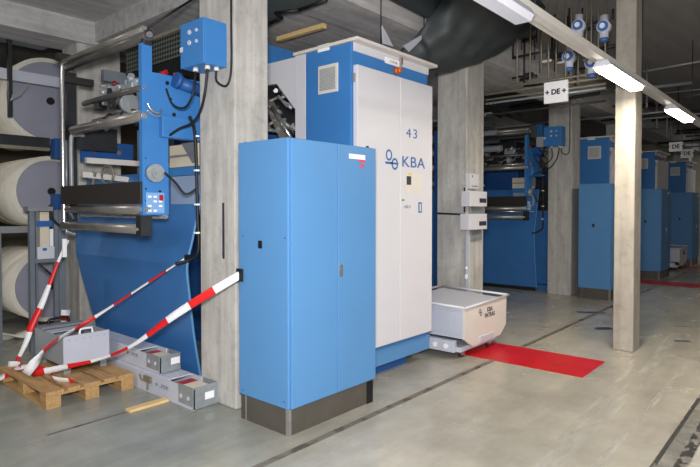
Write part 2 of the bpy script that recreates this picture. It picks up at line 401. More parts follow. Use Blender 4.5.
# ------------------------------------------------------------------ tall cabinet
def tall_cabinet(writing=True):
    x0, x1, y0, y1 = 3.86, 5.14, 3.33, 3.92
    t = thing('press_switch_cabinet', (x0, y0, 0), 'tallest blue cabinet with two white doors numbered 43 beside the front concrete column', 'cabinet', 'tall white-door cabinets')
    body = MB().box(x0, x1, y0, y1, .28, 3.195, .008).build('body', 'blue', t)
    MB().box(x0+.01, x1+.05, y0+.0, y1, .12, .28, .004).build('base', 'blue2', t)
    MB().box(x0+.02, x1-.22, y0+.12, y1, 0, .12).build('toe_plinth', 'bluedk', t)
    MB().box(x0+.0, x1, y1+.002, y1+.15, 0, 3.195, .004).build('rear_panel', 'white', t)
    lid = MB().box(x0-.015, x1+.06, y0-.09, y1+.165, 3.20, 3.23, .004).build('lid', 'cream', t)
    MB().box(x0+.03, x1-.0, y0-.012, y0-.0, 3.12, 3.199, .003).build('fascia', 'white', lid)
    sx = 4.555
    ds = []
    for a, b in ((3.888, sx-.004), (sx+.004, 5.152)):
        ds.append(MB().box(a, b, y0-.055, y0-.002, .33, 2.99, .006).build('door', 'white', t))
    for z in (2.87, .6):
        MB().box(x0+.005, 3.888, y0-.035, y0-.012, z-.04, z+.04, .004).build('hinge', 'grey', ds[0])
    # vent grille on the left wall
    a = onX(319, 67, x0); b = onX(338.5, 62, x0); c = onX(319, 95, x0)
    v = MB().box(x0-.015, x0, b.y, a.y, c.z, a.z, .004).build('vent_frame', 'cream', body)
    g = MB(); nS = 16
    for i in range(nS):
        zz = c.z+.03+(a.z-c.z-.06)*i/nS
        g.box(x0-.02, x0-.015, b.y+.025, a.y-.025, zz, zz+(a.z-c.z-.06)/nS*.55)
    g.build('vent_slats', 'galv', v)
    a = onX(318, 46, x0); b = onX(329.5, 43, x0)
    MB().box(x0-.004, x0, b.y, a.y, a.z-.065, a.z).build('name_plate', 'paper', body)
    a = onY(395.5, 71, y0)
    MB().cyl((a.x, y0, a.z), (a.x, y0-.04, a.z), .035, 16).cyl((a.x, y0-.04, a.z), (a.x, y0-.07, a.z), .03, 16, .018).build('signal_lamp', 'orange', body)
    a = onY(385, 58, y0-.015); b = onY(401, 66, y0-.015)
    lp = MB().box(a.x, b.x, y0-.018, y0-.012, b.z-.02, b.z+.04).build('label_plate', 'paper', body)
    text('label_text', '11 05 38', .035, ((a.x+b.x)/2, y0-.0185, b.z+.01), RY, 'ink', lp)
    a = onY(401, 62, y0-.03)
    MB().box(a.x-.012, a.x+.012, y0-.034, y0-.012, a.z-.06, a.z+.09).build('catch', 'grey', body)
    MB().box(a.x+.014, a.x+.03, y0-.034, y0-.012, a.z-.02, a.z+.07).build('red_tab', 'redcap', body)
    yd = y0-.055
    MB().box(3.955, 4.0, yd-.03, yd, 1.83, 1.95, .005).build('handle', 'bluedk', ds[0])
    MB().box(4.02, 4.13, yd-.012, yd, 1.895, 1.91).build('red_tab', 'redcap', ds[0])
    return t, ds, yd, y0
tall, ds, YD, TY0 = tall_cabinet()
tall2 = dup(tall, 7.86, 'tall blue cabinet with a square vent rising behind the second blue cabinet')
tall3 = dup(tall, 11.66, 'dark tall cabinet with a pale open door just right of the slim aisle column')
tall4 = dup(tall, 15.6, 'farthest tall dark cabinet at the right edge, above the distant trolley')
for o in (tall2, tall3, tall4): o.scale.z = .963
def door_writing():
    d = ds[1]; y = YD-.001
    P = lambda x, yy: onY(x, yy, y)
    p = P(412, 134); text('number_lettering', '43', .135, (p.x, y, p.z), RY, 'inkblue', d, bold=.0, spacing=1.25).scale.x = 1.4
    p = P(413.5, 163); text('maker_lettering', 'KBA', .155, (p.x+.0, y, p.z), RY, 'inkblue', d, bold=.001, spacing=1.06).scale.x = 1.42
    # two interlocked rings with a cross bar
    q = P(389, 155); r_ = P(394.8, 164)
    b = MB()
    for c_, rr in ((q, .052), (r_, .055)):
        N = 28
        o_ = [(c_.x+rr*math.cos(2*PI*i/N), c_.z+rr*1.08*math.sin(2*PI*i/N)) for i in range(N)]
        i_ = [(c_.x+rr*.6*math.cos(2*PI*i/N), c_.z+rr*.7*math.sin(2*PI*i/N)) for i in range(N)]
        for i in range(N):
            j = (i+1) % N
            b.bm.faces.new([b.bm.verts.new((x, y, z)) for x, z in (o_[i], o_[j], i_[j], i_[i])])
    b.box(q.x-.06, q.x+.06, y-.0005, y, q.z-.088, q.z-.066)
    b.box(r_.x-.06, r_.x+.06, y-.0005, y, r_.z-.005, r_.z+.015)
    b.build('ring_emblem', 'inkblue', ds[0])
    a, c = P(404.5, 172), P(422, 195)
    pp = MB().box(a.x+.01, c.x, y-.006, y, c.z+.01, a.z-.01).build('paper_notice', 'cream', d)
    MB().box(a.x+.03, a.x+.11, y-.0075, y-.006, c.z+.1, a.z-.04).build('notice_picture', 'ink', pp)
    MB().box(a.x+.06, a.x+.13, y-.0075, y-.006, a.z-.03, a.z-.008).build('yellow_sticker', 'yellow', pp)
    p = P(407, 206); MB().box(p.x-.09, p.x+.09, y-.002, y, p.z-.06, p.z+.03).build('small_label', 'white', d)
    text('label_lettering', '1102.31', .04, (p.x, y-.0025, p.z-.01), RY, 'ink', d)
    MB().box(p.x-.09, p.x-.05, y-.003, y, p.z+.05, p.z+.07).build('green_mark', 'green', d)
    p = P(420, 207); MB().box(p.x-.03, p.x+.03, y-.003, y, p.z-.06, p.z+.05).build('info_plate', 'bluedk', d)
    MB().box(p.x-.013, p.x+.013, y-.0035, y-.002, p.z-.045, p.z+.035).build('plate_field', 'white', d)
door_writing()

# ------------------------------------------------------------------ roller machine (left, and again at the far bay)
def machine():
    Y0, Y1 = 4.40, 6.05
    t = thing('web_roller_unit', (2.4, Y0, 0), 'tall blue printing machine frame with steel rollers at the left beside the front column', 'machine', 'roller machines')
    # near side plate
    px = [(2.40, 1.615), (2.40, 3.07), (2.495, 3.07), (2.495, 2.84), (3.0, 2.84), (3.0, 2.29), (2.645, 2.29), (2.645, 1.615)]
    pl = MB().prism(px, 'y', Y0, Y0+.05).build('side_plate', 'blue', t)
    MB().box(2.555, 3.0, Y0-.06, Y0-.001, 2.288, 2.475, .006).build('cover_box', 'blue', pl)
    b = MB()
    for x, z, r in ((2.638, 2.77, .018), (2.702, 2.502, .018), (2.675, 2.638, .009), (2.43, 1.84, .008), (2.43, 1.74, .008), (2.43, 2.1, .006), (2.53, 1.8, .012), (2.56, 1.82, .012)):
        b.cyl((x, Y0-.004, z), (x, Y0+.001, z), r, 14)
    b.build('bolt_holes', 'black', pl)
    k = MB().cyl((2.50, Y0-.05, 1.975), (2.50, Y0, 1.975), .078, 32).cyl((2.50, Y0-.062, 1.975), (2.50, Y0-.05, 1.975), .045, 24).cyl((2.50, Y0-.07, 1.975), (2.50, Y0-.06, 1.975), .02, 16).build('hand_wheel', 'galv', pl)
    cp = MB().box(2.43, 2.60, Y0-.008, Y0, 1.63, 1.81, .003).build('control_label', 'labelblue', pl)
    b = MB()
    for i in range(3):
        for j in range(4):
            if (i+j) % 3 != 2: b.box(2.445+i*.05, 2.475+i*.05, Y0-.011, Y0-.008, 1.645+j*.04, 1.662+j*.04)
    b.build('label_print', 'paper', cp)
    MB().box(2.55, 2.585, Y0-.014, Y0-.008, 1.74, 1.79).build('label_symbol', 'redcap', cp)
    # handle-like bright linkage at the plate edge
    MB().tube([(2.42, Y0-.04, 2.56), (2.47, Y0-.05, 2.5), (2.53, Y0-.05, 2.49), (2.56, Y0-.03, 2.52)], .01).tube([(2.42, Y0-.04, 2.50), (2.5, Y0-.04, 2.46), (2.58, Y0-.03, 2.47)], .008).build('linkage', 'chrome', pl)
    # motor at plate top right
    MB().cyl((2.72, Y0-.06, 2.78), (2.95, Y0-.06, 2.74), .055, 20).cyl((2.68, Y0-.06, 2.80), (2.72, Y0-.06, 2.79), .07, 20).build('motor', 'bluedk', pl)
    # far side plate + steel guard tubes
    MB().box(2.46, 2.56, Y1, Y1+.05, 1.45, 3.1).box(2.46, 3.0, Y1+.0, Y1+.05, 2.3, 2.55).build('far_plate', 'dark', t)
    MB().tube([(2.54, Y1-.04, 3.13), (2.45, Y1-.04, 3.13), (2.405, Y1-.04, 3.05), (2.405, Y1-.04, 1.62), (2.42, Y1-.04, 1.45), (2.52, Y1-.04, 1.40)], .024, sub=6).build('guard_tube', 'chrome', t)
    MB().tube([(2.60, Y1-.08, 2.44), (2.51, Y1-.08, 2.44), (2.47, Y1-.08, 2.38), (2.47, Y1-.08, 1.95), (2.47, Y1-.08, 1.72)], .022).tube([(2.44, Y1-.02, 2.38), (2.44, Y1-.02, 1.7)], .016).build('guard_tube', 'grey', t)
    MB().cyl((2.42, Y1-.1, 1.72), (2.47, Y1-.1, 1.56), .018, 10).build('lever', 'chrome', t)
    # rollers
    def rol(x, z, r, m, y0=Y0+.02, y1=Y1-.02, z1=None, x1=None):
        o = MB().cyl((x, y0, z), (x if x1 is None else x1, y1, z if z1 is None else z1), r, 28).build('roller', m, t)
        MB().cyl((x, y0-.03, z), (x, y0+.0, z), r*.55, 20).build('roller_journal', 'chrome', o)
        return o
    rol(2.45, 3.14, .046, 'rollerdk', Y0-.02); rol(2.41, 3.185, .026, 'roller', Y0-.02)
    rol(2.42, 2.70, .026, 'rollerdk', Y0+.02, Y1-.5)
    rol(2.42, 2.46, .045, 'roller', Y0+.02, Y1-.25); rol(2.52, 2.53, .03, 'roller', Y0+.06, Y1-.5)
    rol(2.44, 1.665, .045, 'roller'); rol(2.41, 1.495, .042, 'roller')
    rol(2.60, 1.60, .018, 'chrome', Y0-.02, Y1)
    MB().box(2.37, 2.47, Y0-.02, Y0+.06, 1.44, 1.615).build('roller_bracket', 'dark', t)
    MB().box(2.415, 2.495, Y0-.01, Y0+.05, 3.06, 3.20, .01).cyl((2.455, Y0-.03, 3.15), (2.455, Y0+.0, 3.15), .035, 20).build('roller_bracket', 'dark', t)
    MB().box(2.36, 2.62, Y1-.06, Y1+.02, 3.20, 3.27).build('roller_bracket', 'board', t)
    MB().box(2.42, 2.72, Y1-.06, Y1+.02, 2.98, 3.05).build('roller_bracket', 'board', t)
    # black board between the plates
    MB().box(2.375, 2.395, Y0-.01, Y1-.04, 1.715, 1.90, .003).build('black_board', 'board', t)
    # pulley on a bar
    MB().cyl((2.50, Y0+.38, 2.62), (2.50, Y0+.44, 2.62), .085, 28).cyl((2.50, Y0+.36, 2.62), (2.50, Y0+.45, 2.62), .03, 16).build('pulley', 'grey', t)
    MB().box(2.47, 2.55, Y0+.3, Y0+.5, 2.72, 2.80, .01).cyl((2.48, Y0+.33, 2.86), (2.52, Y0+.42, 2.80), .03).build('clamp', 'galv', t)
    MB().cyl((2.44, Y0+.62, 2.60), (2.44, Y0+.66, 2.78), .02).box(2.42, 2.46, Y0+.58, Y0+.66, 2.62, 2.72).build('clamp', 'dark', t)
    # inner arms running away from the camera
    MB().box(2.64, 3.8, Y1-.05, Y1, 2.155, 2.215).build('inner_arm', 'cream', t)
    MB().prism([(2.58, 2.06), (3.6, 1.98), (3.6, 1.93), (2.58, 2.0)], 'y', Y1-.1, Y1-.04).build('inner_arm', 'cream', t)
    MB().box(2.80, 3.9, Y1-.12, Y1-.05, 3.05, 3.17).build('inner_arm', 'midgrey', t)
    lv = MB().cyl((2.72, Y1-.2, 2.96), (2.86, Y1-.2, 3.01), .014).build('lever', 'grey', t)
    MB().cyl((2.86, Y1-.2, 3.01), (2.89, Y1-.2, 3.02), .028).build('red_tip', 'redcap', lv)
    # blue cross member with little windows, hose loop
    cm = MB().box(2.72, 3.32, Y1+.25, Y1+.3, 2.2, 2.43).build('cross_member', 'bluedk', t)
    for wx in (2.86, 3.14): MB().cyl((wx, Y1+.235, 2.32), (wx, Y1+.25, 2.32), .028).build('window_port', 'chrome', cm)
    MB().box(3.0, 3.03, 4.5, 4.95, 1.62, 1.985).build('inner_panel', 'greyblue', t)
    MB().box(2.99, 3.03, 4.5, 4.97, 1.99, 2.07).build('inner_rail', 'blue', t)
    MB().box(3.0, 3.03, 4.5, 4.97, 2.075, 2.29).build('inner_panel', 'beige', t)
    MB().box(2.98, 2.999, 4.5, 4.97, 2.17, 2.19).build('inner_rail', 'grey', t)
    MB().prism([(4.46, 2.29), (4.68, 2.29), (4.5, 2.10), (4.46, 2.10)], 'x', 2.95, 2.97).build('gusset', 'midgrey', t)
    MB().box(3.42, 3.9, Y1+.3, Y1+.34, 2.05, 2.62).build('inner_panel', 'greyblue', t)
    MB().box(3.1, 3.13, 4.5, 5.9, 1.62, 1.95).build('inner_panel', 'bluedk', t)
    lp = [(2.72, Y1-.35+.13*math.cos(a), 1.98+.1*math.sin(a)+.04) for a in [i*2*PI/14 for i in range(15)]]
    MB().tube(lp, .011, sub=2).tube([(2.70, Y1-.1, 2.05), (2.70, Y1-.05, 1.92), (2.68, Y1-.12, 1.85)], .02).build('hose', 'pipe', t)
    for i in range(14):
        y = Y0+.25+i*.055; z = 2.66+.16*math.sin(i*2.1)
        (MB().cyl((2.5, y, z), (2.56+.05*math.cos(i), y+.03, z+.05), .016+.01*(i % 3), 12) if i % 2 else MB().box(2.5, 2.6, y, y+.035, z, z+.05, .003)).build('fitting', ('chrome', 'galv', 'dark')[i % 3], t)
    # tangle of fittings behind the plate
    b = MB()
    for i in range(26):
        x = random.uniform(2.75, 3.2); y = random.uniform(4.6, 6.0); z = random.uniform(2.5, 2.95)
        b.cyl((x, y, z), (x+random.uniform(-.08, .08), y+random.uniform(.05, .25), z+random.uniform(-.06, .06)), random.uniform(.008, .028), 10)
    b.build('fittings', 'grey', t)
    for i in range(12):
        x = random.uniform(2.75, 3.2); y = random.uniform(4.6, 6.0); z = random.uniform(2.45, 2.9)
        MB().box(x, x+.09, y, y+random.uniform(.05, .2), z, z+random.uniform(.03, .1), .004).build('inner_housing', 'dark', t)
    MB().cyl((2.66, 4.45, 2.88), (2.66, 4.60, 2.87), .02).cyl((2.75, 4.47, 2.88), (2.85, 4.5, 2.87), .014).build('red_hose_coupling', 'redcap', t)
    # blue guard sheet, bent, running down to the floor
    prof = [(3.10, 2.05), (2.98, 1.62), (2.92, 1.38), (2.862, 1.14), (2.885, .88), (2.93, .50), (2.985, .18), (3.01, .06)]
    far = [7.0, 6.98, 6.93, 6.80, 6.72, 6.58, 6.48, 6.44]
    rows = [[(x, 4.45+(f-4.45)*i/6, z) for i in range(7)] for (x, z), f in zip(prof, far)]
    sb = MB().grid(rows)
    for f in sb.bm.faces: f.smooth = False
    sh = sb.build('guard_sheet', 'sheetblue', t, solid=.012)
    MB().tube([(x-.012, 4.44, z) for x, z in prof], .013, 8, 4).build('edge_strip', 'blue2', sh)
    MB().box(2.985, 3.02, 4.47, 6.4, .0, .07).build('sheet_foot', 'black', sh)
    return t
mach = machine()
mach2 = dup(mach, 7.87, 'dim blue printing machine with rollers deep behind the switch-box column')
# paper web guide plates seen behind the plate of each unit
def frame_behind(dx, label):
    t = thing('press_tower', (3.3+dx, 4.5, 0), label, 'machine', 'press towers')
    MB().box(4.0+dx, 6.3+dx, 4.75, 4.9, 3.18, 3.50, .006).build('top_beam', 'blue', t)
    MB().box(4.0+dx, 6.2+dx, 5.3, 6.9, .0, 2.6, .01).build('press_body', 'bluedk', t)
    MB().box(3.9+dx, 6.2+dx, 5.3, 6.9, 2.61, 3.15, .01).build('upper_housing', 'dark', t)
    pan = [onX(268, 64.6, 3.9), onX(297, 57.5, 3.9), onX(297, 110, 3.9), onX(278, 84, 3.9), onX(262, 86, 3.9), onX(250, 88, 3.9), onX(250, 68, 3.9)]
    MB().prism([(p.y, p.z) for p in pan], 'x', 3.88+dx, 3.93+dx).build('side_guard', 'white', t)
    b = MB()
    a, c = onX(272, 107, 4.0), onX(291, 138, 4.0)
    b.cyl((4.0+dx, a.y, a.z), (4.0+dx, c.y, c.z), .022, 12)
    a2 = onX(262, 106, 4.0); b.cyl((4.0+dx, a2.y, a2.z), (4.0+dx, a.y, a.z), .022, 12)
    b.build('brace_rod', 'chrome', t)
    b = MB()
    for i in range(30):
        p = onX(random.uniform(266, 297), random.uniform(88, 134), 4.15)
        b.cyl((4.1+dx, p.y, p.z), (4.2+dx, p.y+random.uniform(-.12, .12), p.z+random.uniform(-.12, .12)), random.uniform(.008, .03), 8)
    b.build('pipework', 'grey', t)
    MB().prism([(4.35, 2.3), (4.5, 2.3), (4.85, 2.85), (4.75, 2.9)], 'x', 4.12+dx, 4.16+dx).build('gusset', 'pipe', t)
    MB().box(4.05+dx, 4.2+dx, 4.4, 5.0, 1.2, 2.25).build('lower_housing', 'dark', t)
    if dx:
        MB().box(11.12, 11.16, 4.25, 5.25, .12, 1.62).box(11.12, 11.16, 4.25, 5.25, .0, .1).build('side_sheet', 'sheetblue', t)
    return t
frame_behind(0, 'blue and dark press tower seen between the front column and the tallest cabinet')
frame_behind(7.87, 'distant press tower hidden deep behind the far blue cabinets')

# filling machinery between the bays: dark rollers and blue sheet seen past the switch-box column
def web_section(dx, label):
    t = thing('reel_web_section', (8.0+dx, 5.2, 0), label, 'machine')
    MB().box(8.0+dx, 8.06+dx, 5.02, 8.2, .12, 1.98).build('blue_guard', 'sheetblue', t)
    MB().box(8.0+dx, 8.06+dx, 5.0, 8.2, 0, .12).build('foot_board', 'black', t)
    for i, z in enumerate((2.08, 2.2, 2.35, 2.6, 2.8)):
        MB().cyl((8.0+dx, 5.0, z), (8.0+dx, 8.2, z+.02), (.05, .03, .045, .05, .03)[i], 20).build('roller', ('roller', 'rollerdk', 'roller', 'roller', 'rollerdk')[i], t)
    MB().box(7.95+dx, 8.05+dx, 4.95, 5.02, 0, 2.95).build('side_plate', 'bluedk', t)
    MB().box(7.95+dx, 8.05+dx, 8.2, 8.27, 0, 2.95).build('side_plate', 'bluedk', t)
    return t
web_section(0, 'dark blue guarded roller section glimpsed between the white-door cabinet and the switch-box column')

# ------------------------------------------------------------------ junction box on the column with its cables
def junction():
    x0, x1, y0, y1, z0, z1 = 2.60, 2.828, 3.80, 4.13, 2.84, 3.205
    t = thing('junction_box', (2.828, y0, z0), 'blue electrical junction box mounted high on the front concrete column', 'electrical box', 'junction boxes')
    bx = MB().box(x0+.015, x1, y0, y1, z0, z1, .006).build('housing', 'blue', t)
    ld = MB().box(x0, x0+.014, y0, y1, z0, z1, .004).build('lid', 'blue', t)
    b = MB()
    for px, py in ((190, 32.5), (197, 30), (190, 43), (197, 41)):
        p = onX(px, py, x0); MB().cyl((x0-.012, p.y, p.z), (x0, p.y, p.z), .020 if px == 190 else .014, 16).build('pilot_light', 'whiteblue', ld)
    p = onX(181.5, 50, x0); MB().box(x0-.003, x0, p.y-.02, p.y+.02, p.z-.02, p.z+.02).build('sticker', 'white', ld)
    for y, x in ((y1-.13, x0+.06), (y0+.06, x0+.08), (y0+.05, x0+.16)):
        MB().cyl((x, y, z0-.03), (x, y, z0), .022, 14).build('cable_gland', 'cream', t)
    b = MB()
    # supply from above down the column, looping up into the gland
    xg, yg = x0+.16, y0+.05
    b.tube([(2.81, 3.715, 3.72), (2.81, 3.715, 3.2), (2.81, 3.715, 2.86), (2.80, 3.73, 2.72), (2.79, 3.78, 2.68), (xg, yg, 2.73), (xg, yg, z0-.02)], .009)
    b.build('supply_cable', 'black', t)
    MB().tube([(x0+.06, y1-.13, z0-.02), (2.62, 3.98, 2.62), (2.62, 4.10, 2.52), (2.60, 4.25, 2.56), (2.58, 4.32, 2.70)][::-1], .009).tube(
        [(x0+.08, y0+.06, z0-.02), (2.68, 3.9, 2.62), (2.70, 4.0, 2.48), (2.70, 4.12, 2.40), (2.66, 4.25, 2.36), (2.62, 4.36, 2.30)], .011).build('machine_cable', 'black', t)
    MB().tube([(2.68, 4.12, 2.45), (2.8, 4.222, 2.3), (2.82, 4.222, 1.6), (2.83, 4.23, 1.3), (2.80, 4.3, 1.22), (2.7, 4.39, 1.18)], .014).build('conduit', 'black', t)
    MB().tube([(2.82, 4.23, 1.85), (2.75, 4.30, 1.80), (2.66, 4.32, 1.90), (2.56, 4.32, 1.98)], .01).build('wheel_cable', 'black', t)
    b = MB()
    for z in (2.3, 2.0, 1.7, 1.45): b.box(2.795, 2.83, 4.203, 4.24, z, z+.015)
    b.build('cable_clips', 'paper', t)
    return t
jb = junction()
dup(jb, 7.80, 'small dark blue junction box high on the distant concrete column under the hanging sign')

# ------------------------------------------------------------------ cable trays
def tray_y(x, y0, y1, z0, z1, w, label):
    t = thing('cable_tray', (x, y0, z0), label, 'cable tray', 'perforated cable trays')
    MB().box(x, x+.006, y0, y1, z0, z1).box(x+w, x+w+.006, y0, y1, z0, z1).box(x, x+w, y0, y1, z0, z0+.006).build('tray', 'perf', t)
    MB().box(x-.02, x+.0, y0, y1, z1-.03, z1).build('rim', 'pipe', t)
tray_y(2.93, 4.6, 5.7, 3.10, 3.38, .3, 'perforated tray crossing above the left roller machine')
tray_y(10.9, 4.6, 5.7, 3.10, 3.38, .3, 'perforated tray above the distant roller machine')
t = thing('grating_walkway', (3.6, 4.3, 3.5), 'perforated metal walkway grating at ceiling right of the front column', 'walkway')
gp = [(3.3, 4.58), (3.88, 4.58), (3.87, 4.45), (3.84, 4.24), (3.70, 4.18), (3.80, 3.95), (3.78, 3.56), (3.3, 3.56)]
MB().prism(gp, 'z', 3.62, 3.64).build('grating', 'perf', t)
eb = MB()
for (p, q) in zip(gp[:-1], gp[1:-1]):
    eb.cyl((*p, 3.61), (*q, 3.61), .018, 8)
eb.build('edge_angle', 'black', t)
tag(MB().box(4.44, 4.50, 4.24, 5.0, 3.66, 3.71).build('timber_batten', 'woodlt'), 'tan timber batten under the ceiling above the tallest cabinet', 'batten')

# ------------------------------------------------------------------ tarpaulin
def tarp():
    low_ = [(404, 50, 3.72), (418, 71, 3.66), (440, 73, 3.6), (462, 68, 3.55), (485, 60, 3.48), (512, 46, 3.35), (535, 30, 3.2), (556, 12, 3.1)]
    rows = []
    nu, nv = 61, 30
    def interp(L, u):
        f = u*(len(L)-1); i = min(int(f), len(L)-2); a = f-i
        p = [L[max(i-1, 0)], L[i], L[i+1], L[min(i+2, len(L)-1)]]
        return .5*((2*p[1])+(-p[0]+p[2])*a+(2*p[0]-5*p[1]+4*p[2]-p[3])*a*a+(-p[0]+3*p[1]-3*p[2]+p[3])*a**3)
    lo = [onY(x, y, Y) for x, y, Y in low_]
    up = [onY(x, y, Y) for x, y, Y in ((447, -6, 3.30), (462, -12, 3.1), (480, -14, 2.95), (500, -16, 2.8), (520, -16, 2.7), (540, -14, 2.65), (556, -10, 2.65), (570, 0, 2.7))]
    for v in range(nv):
        q = v/(nv-1); r = []
        for u in range(nu):
            s_ = u/(nu-1)
            a, b = interp(up, s_), interp(lo, s_)
            p = a.lerp(b, q)
            p.z -= .16*math.sin(PI*q)*math.sin(PI*s_)**1.5
            wv = math.sin(s_*41+q*9)*.018+math.sin(s_*17-q*11)*.03+math.sin(s_*7+q*21)*.014
            if v not in (0,): p.y += wv*min(1, q*2)
            r.append(p)
        rows.append(r)
    t = MB().grid(rows).build('tarpaulin', 'tarp', None, solid=.006)
    tag(t, 'large black-green tarpaulin sagging from the ceiling above the white-door cabinet', 'tarpaulin')
    p = [onY(x, y, 3.45) for x, y in ((388, -3), (427, 17), (450, -6), (440, -25), (400, -25))]
    MB().prism([(q.x, q.z) for q in p], 'y', 3.42, 3.48).build('ceiling_shade_piece', 'tarp', t)  # dark piece added for the shaded ceiling beside the tarpaulin
tarp()
for (a, lab) in (([(381, 26), (392, 47), (382, 44)], 'white triangular strap hanging at the beam left of the tarpaulin'),
                 ([(426, 32), (402, 46), (408, 52), (420, 40)], 'white folded strap hanging between beam and black tarpaulin')):
    p = [onY(x, y, 3.58) for x, y in a]
    tag(MB().prism([(q.x, q.z) for q in p], 'y', 3.56, 3.575).build('ceiling_strap', 'whiteblue'), lab, 'strap')
for x, y0, y1, lb in ((381, -10, 46, 'thin black cable dropping past the beam to the white-door cabinet lid'), (424, 4, 34, 'short black cable dropping past the beam beside the tarpaulin edge')):
    a, c = onY(x, y0, 3.60), onY(x, y1, 3.60); tag(MB().cyl((a.x, 3.60, min(CEIL, a.z)), (c.x, 3.60, c.z), .006, 8).build('hanging_cable', 'black'), lb, 'cable')
a, c = onY(143, 28, 4.6), onY(195, -3, 4.6)
a = onX(143, 29, 2.5); 
tag(MB().cyl(onY(146, 29, 4.42), onY(196, -3, 4.36), .010, 8).build('slanting_cable', 'black'), 'black cable slanting up from the top left roller to the front column', 'cable')

# ------------------------------------------------------------------ light strip
LY, LZ = 1.62, 3.03
t = thing('lighting_track', (0, LY, LZ), 'long pale lighting rail running under the ceiling along the aisle', 'lighting rail')
MB().box(-2, 24.5, LY-.035, LY+.035, LZ+.02, LZ+.08).box(-2, 24.5, LY+.035, LY+.12, LZ+.05, LZ+.06).build('rail', 'cream', t)
for x in range(0, 24, 3): MB().cyl((x+.9, LY, LZ+.08), (x+.9, LY, CEIL), .006, 8).build('suspension_wire', 'dark', t)
labs = ['unlit pale tube lamp at the top edge above the tarpaulin', 'brightest glowing tube lamp, in front of the slim aisle column',
        'glowing tube lamp just right of the slim aisle column', 'small glowing tube lamp at the far right edge of the aisle',
        'tiny distant tube lamp beyond the far right edge']
for i in range(0, 7):
    x = 2.5+2.95*i
    if i > 3: break
    l_ = thing('tube_lamp', (x, LY, LZ), labs[max(0, min(i, 4))] if i >= 0 else 'tube lamp on the rail before the photographer', 'lamp', 'tube lamps on the aisle rail')
    MB().prism([(LY-.05, LZ+.02), (LY+.05, LZ+.02), (LY+.085, LZ-.035), (LY-.085, LZ-.035)], 'x', x, x+1.22).build('housing', 'whiteblue', l_)
    MB().prism([(LY-.08, LZ-.036), (LY+.08, LZ-.036), (LY+.055, LZ-.075), (LY-.055, LZ-.075)], 'x', x+.02, x+1.20).build('diffuser', 'lamp' if i > 0 else 'lampoff', l_)
    if i > 0:
        ld = bpy.data.lights.new('tube_light', 'AREA'); ld.shape = 'RECTANGLE'; ld.size = 1.25; ld.size_y = .12
        ld.energy = 42 if i == 1 else 4; ld.color = (1, .88, .70) if i == 1 else (.95, 1, .96)
        lo = bpy.data.objects.new('tube_light', ld); C.objects.link(lo); lo.location = (x+.66, LY, LZ-.09)

# ------------------------------------------------------------------ pipes and valves over the aisle
XR = 7.0
t = thing('pipe_rack', (XR, 2.9, 3.2), 'rack of thin vertical pipes hanging above the sign behind the lighting rail', 'pipes')
b = MB()
for px, y in ((517, 82), (530, 82), (541, 76), (548, 80), (556, 80), (565, 79), (571, 79), (578, 84), (586, 78), (591, 76), (598, 78), (605, 76)):
    q = onX(px, y, XR+random.uniform(-.05, .05)); 
    MB().cyl((q.x, q.y, q.z), (q.x, q.y, 3.71 if q.y > 3.58 else CEIL), .010, 8).build('vertical_pipe', 'pipe', t)
for py0, py1, r, m in ((98, 86, .016, 'pipe'), (102, 90, .016, 'galv'), (93, 79, .018, 'pipe'), (116, 100, .014, 'dark'), (87, 75, .014, 'pipe')):
    a, c = onX(486, py0, XR+.1), onX(606, py1, XR+.1)
    MB().cyl((XR+.1, a.y, (a.z+c.z)/2), (XR+.1, c.y, (a.z+c.z)/2), r, 12).build('cross_pipe', m, t)
for x, y in ((541, 62), (583, 60), (557, 63)):
    a = onX(x, y, XR); MB().cyl((XR, a.y, a.z), (XR, a.y-.14, a.z), .016, 8).build('pipe_elbow', 'cream', t)
for i, (x, y) in enumerate(((579, 26), (604, 27), (569, 57), (592, 63))):
    p = onX(x, y, XR-.1)
    v = thing('pipe_valve', (XR-.1, p.y, p.z), ['upper left blue-faced valve on the hanging pipes above the rail', 'upper right blue-faced valve near the slim aisle column', 'lower left blue-faced valve under the pale lighting rail', 'lower right blue valve touching the bright tube lamp'][i], 'valve', 'valves on the hanging pipes')
    MB().cyl((XR-.14, p.y, p.z), (XR-.03, p.y, p.z), .075, 20).cyl((XR-.1, p.y, p.z-.13), (XR-.1, p.y, p.z+.13), .05, 14).build('valve_body', 'whiteblue', v)
    MB().cyl((XR-.16, p.y, p.z), (XR-.141, p.y, p.z), .06, 20).build('valve_dial', 'valveblue', v)
    MB().cyl((XR-.1, p.y, p.z-.17), (XR-.1, p.y, p.z-.13), .045, 14).build('valve_cap', 'valveblue', v)
    MB().cyl((XR-.175, p.y, p.z), (XR-.161, p.y, p.z), .03, 14).build('valve_button', 'paper', v)
def sign(X, p0, p1, label, txt, sz):
    a, c = onX(*p0, X), onX(*p1, X)
    t = thing('hanging_sign', (X, (a.y+c.y)/2, c.z), label, 'sign', 'hanging signs')
    pl = MB().box(X, X+.03, c.y, a.y, c.z, a.z).build('panel', 'paper', t)
    if txt: text('lettering', txt, sz, (X-.002, (a.y+c.y)/2, (a.z+c.z)/2), RX, 'ink', pl, bold=.004)
    MB().cyl((X+.04, c.y+.04, c.z+.1), (X+.04, c.y+.04, CEIL), .008, 8).cyl((X+.04, a.y-.04, c.z+.1), (X+.04, a.y-.04, CEIL), .008, 8).build('hanger', 'pipe', t)
sign(6.68, (544, 83), (567.5, 101), 'white hanging sign with small black characters, nearest of the hanging signs', '+ DE +', .085)
sign(15, (669, 142.5), (682.5, 151), 'small grey distant hanging sign, left one of the far pair', '+ DE +', .13)
sign(17, (680.5, 149.5), (693.5, 157.5), 'small grey distant hanging sign, right and lower one of the far pair', '+ DE +', .13)
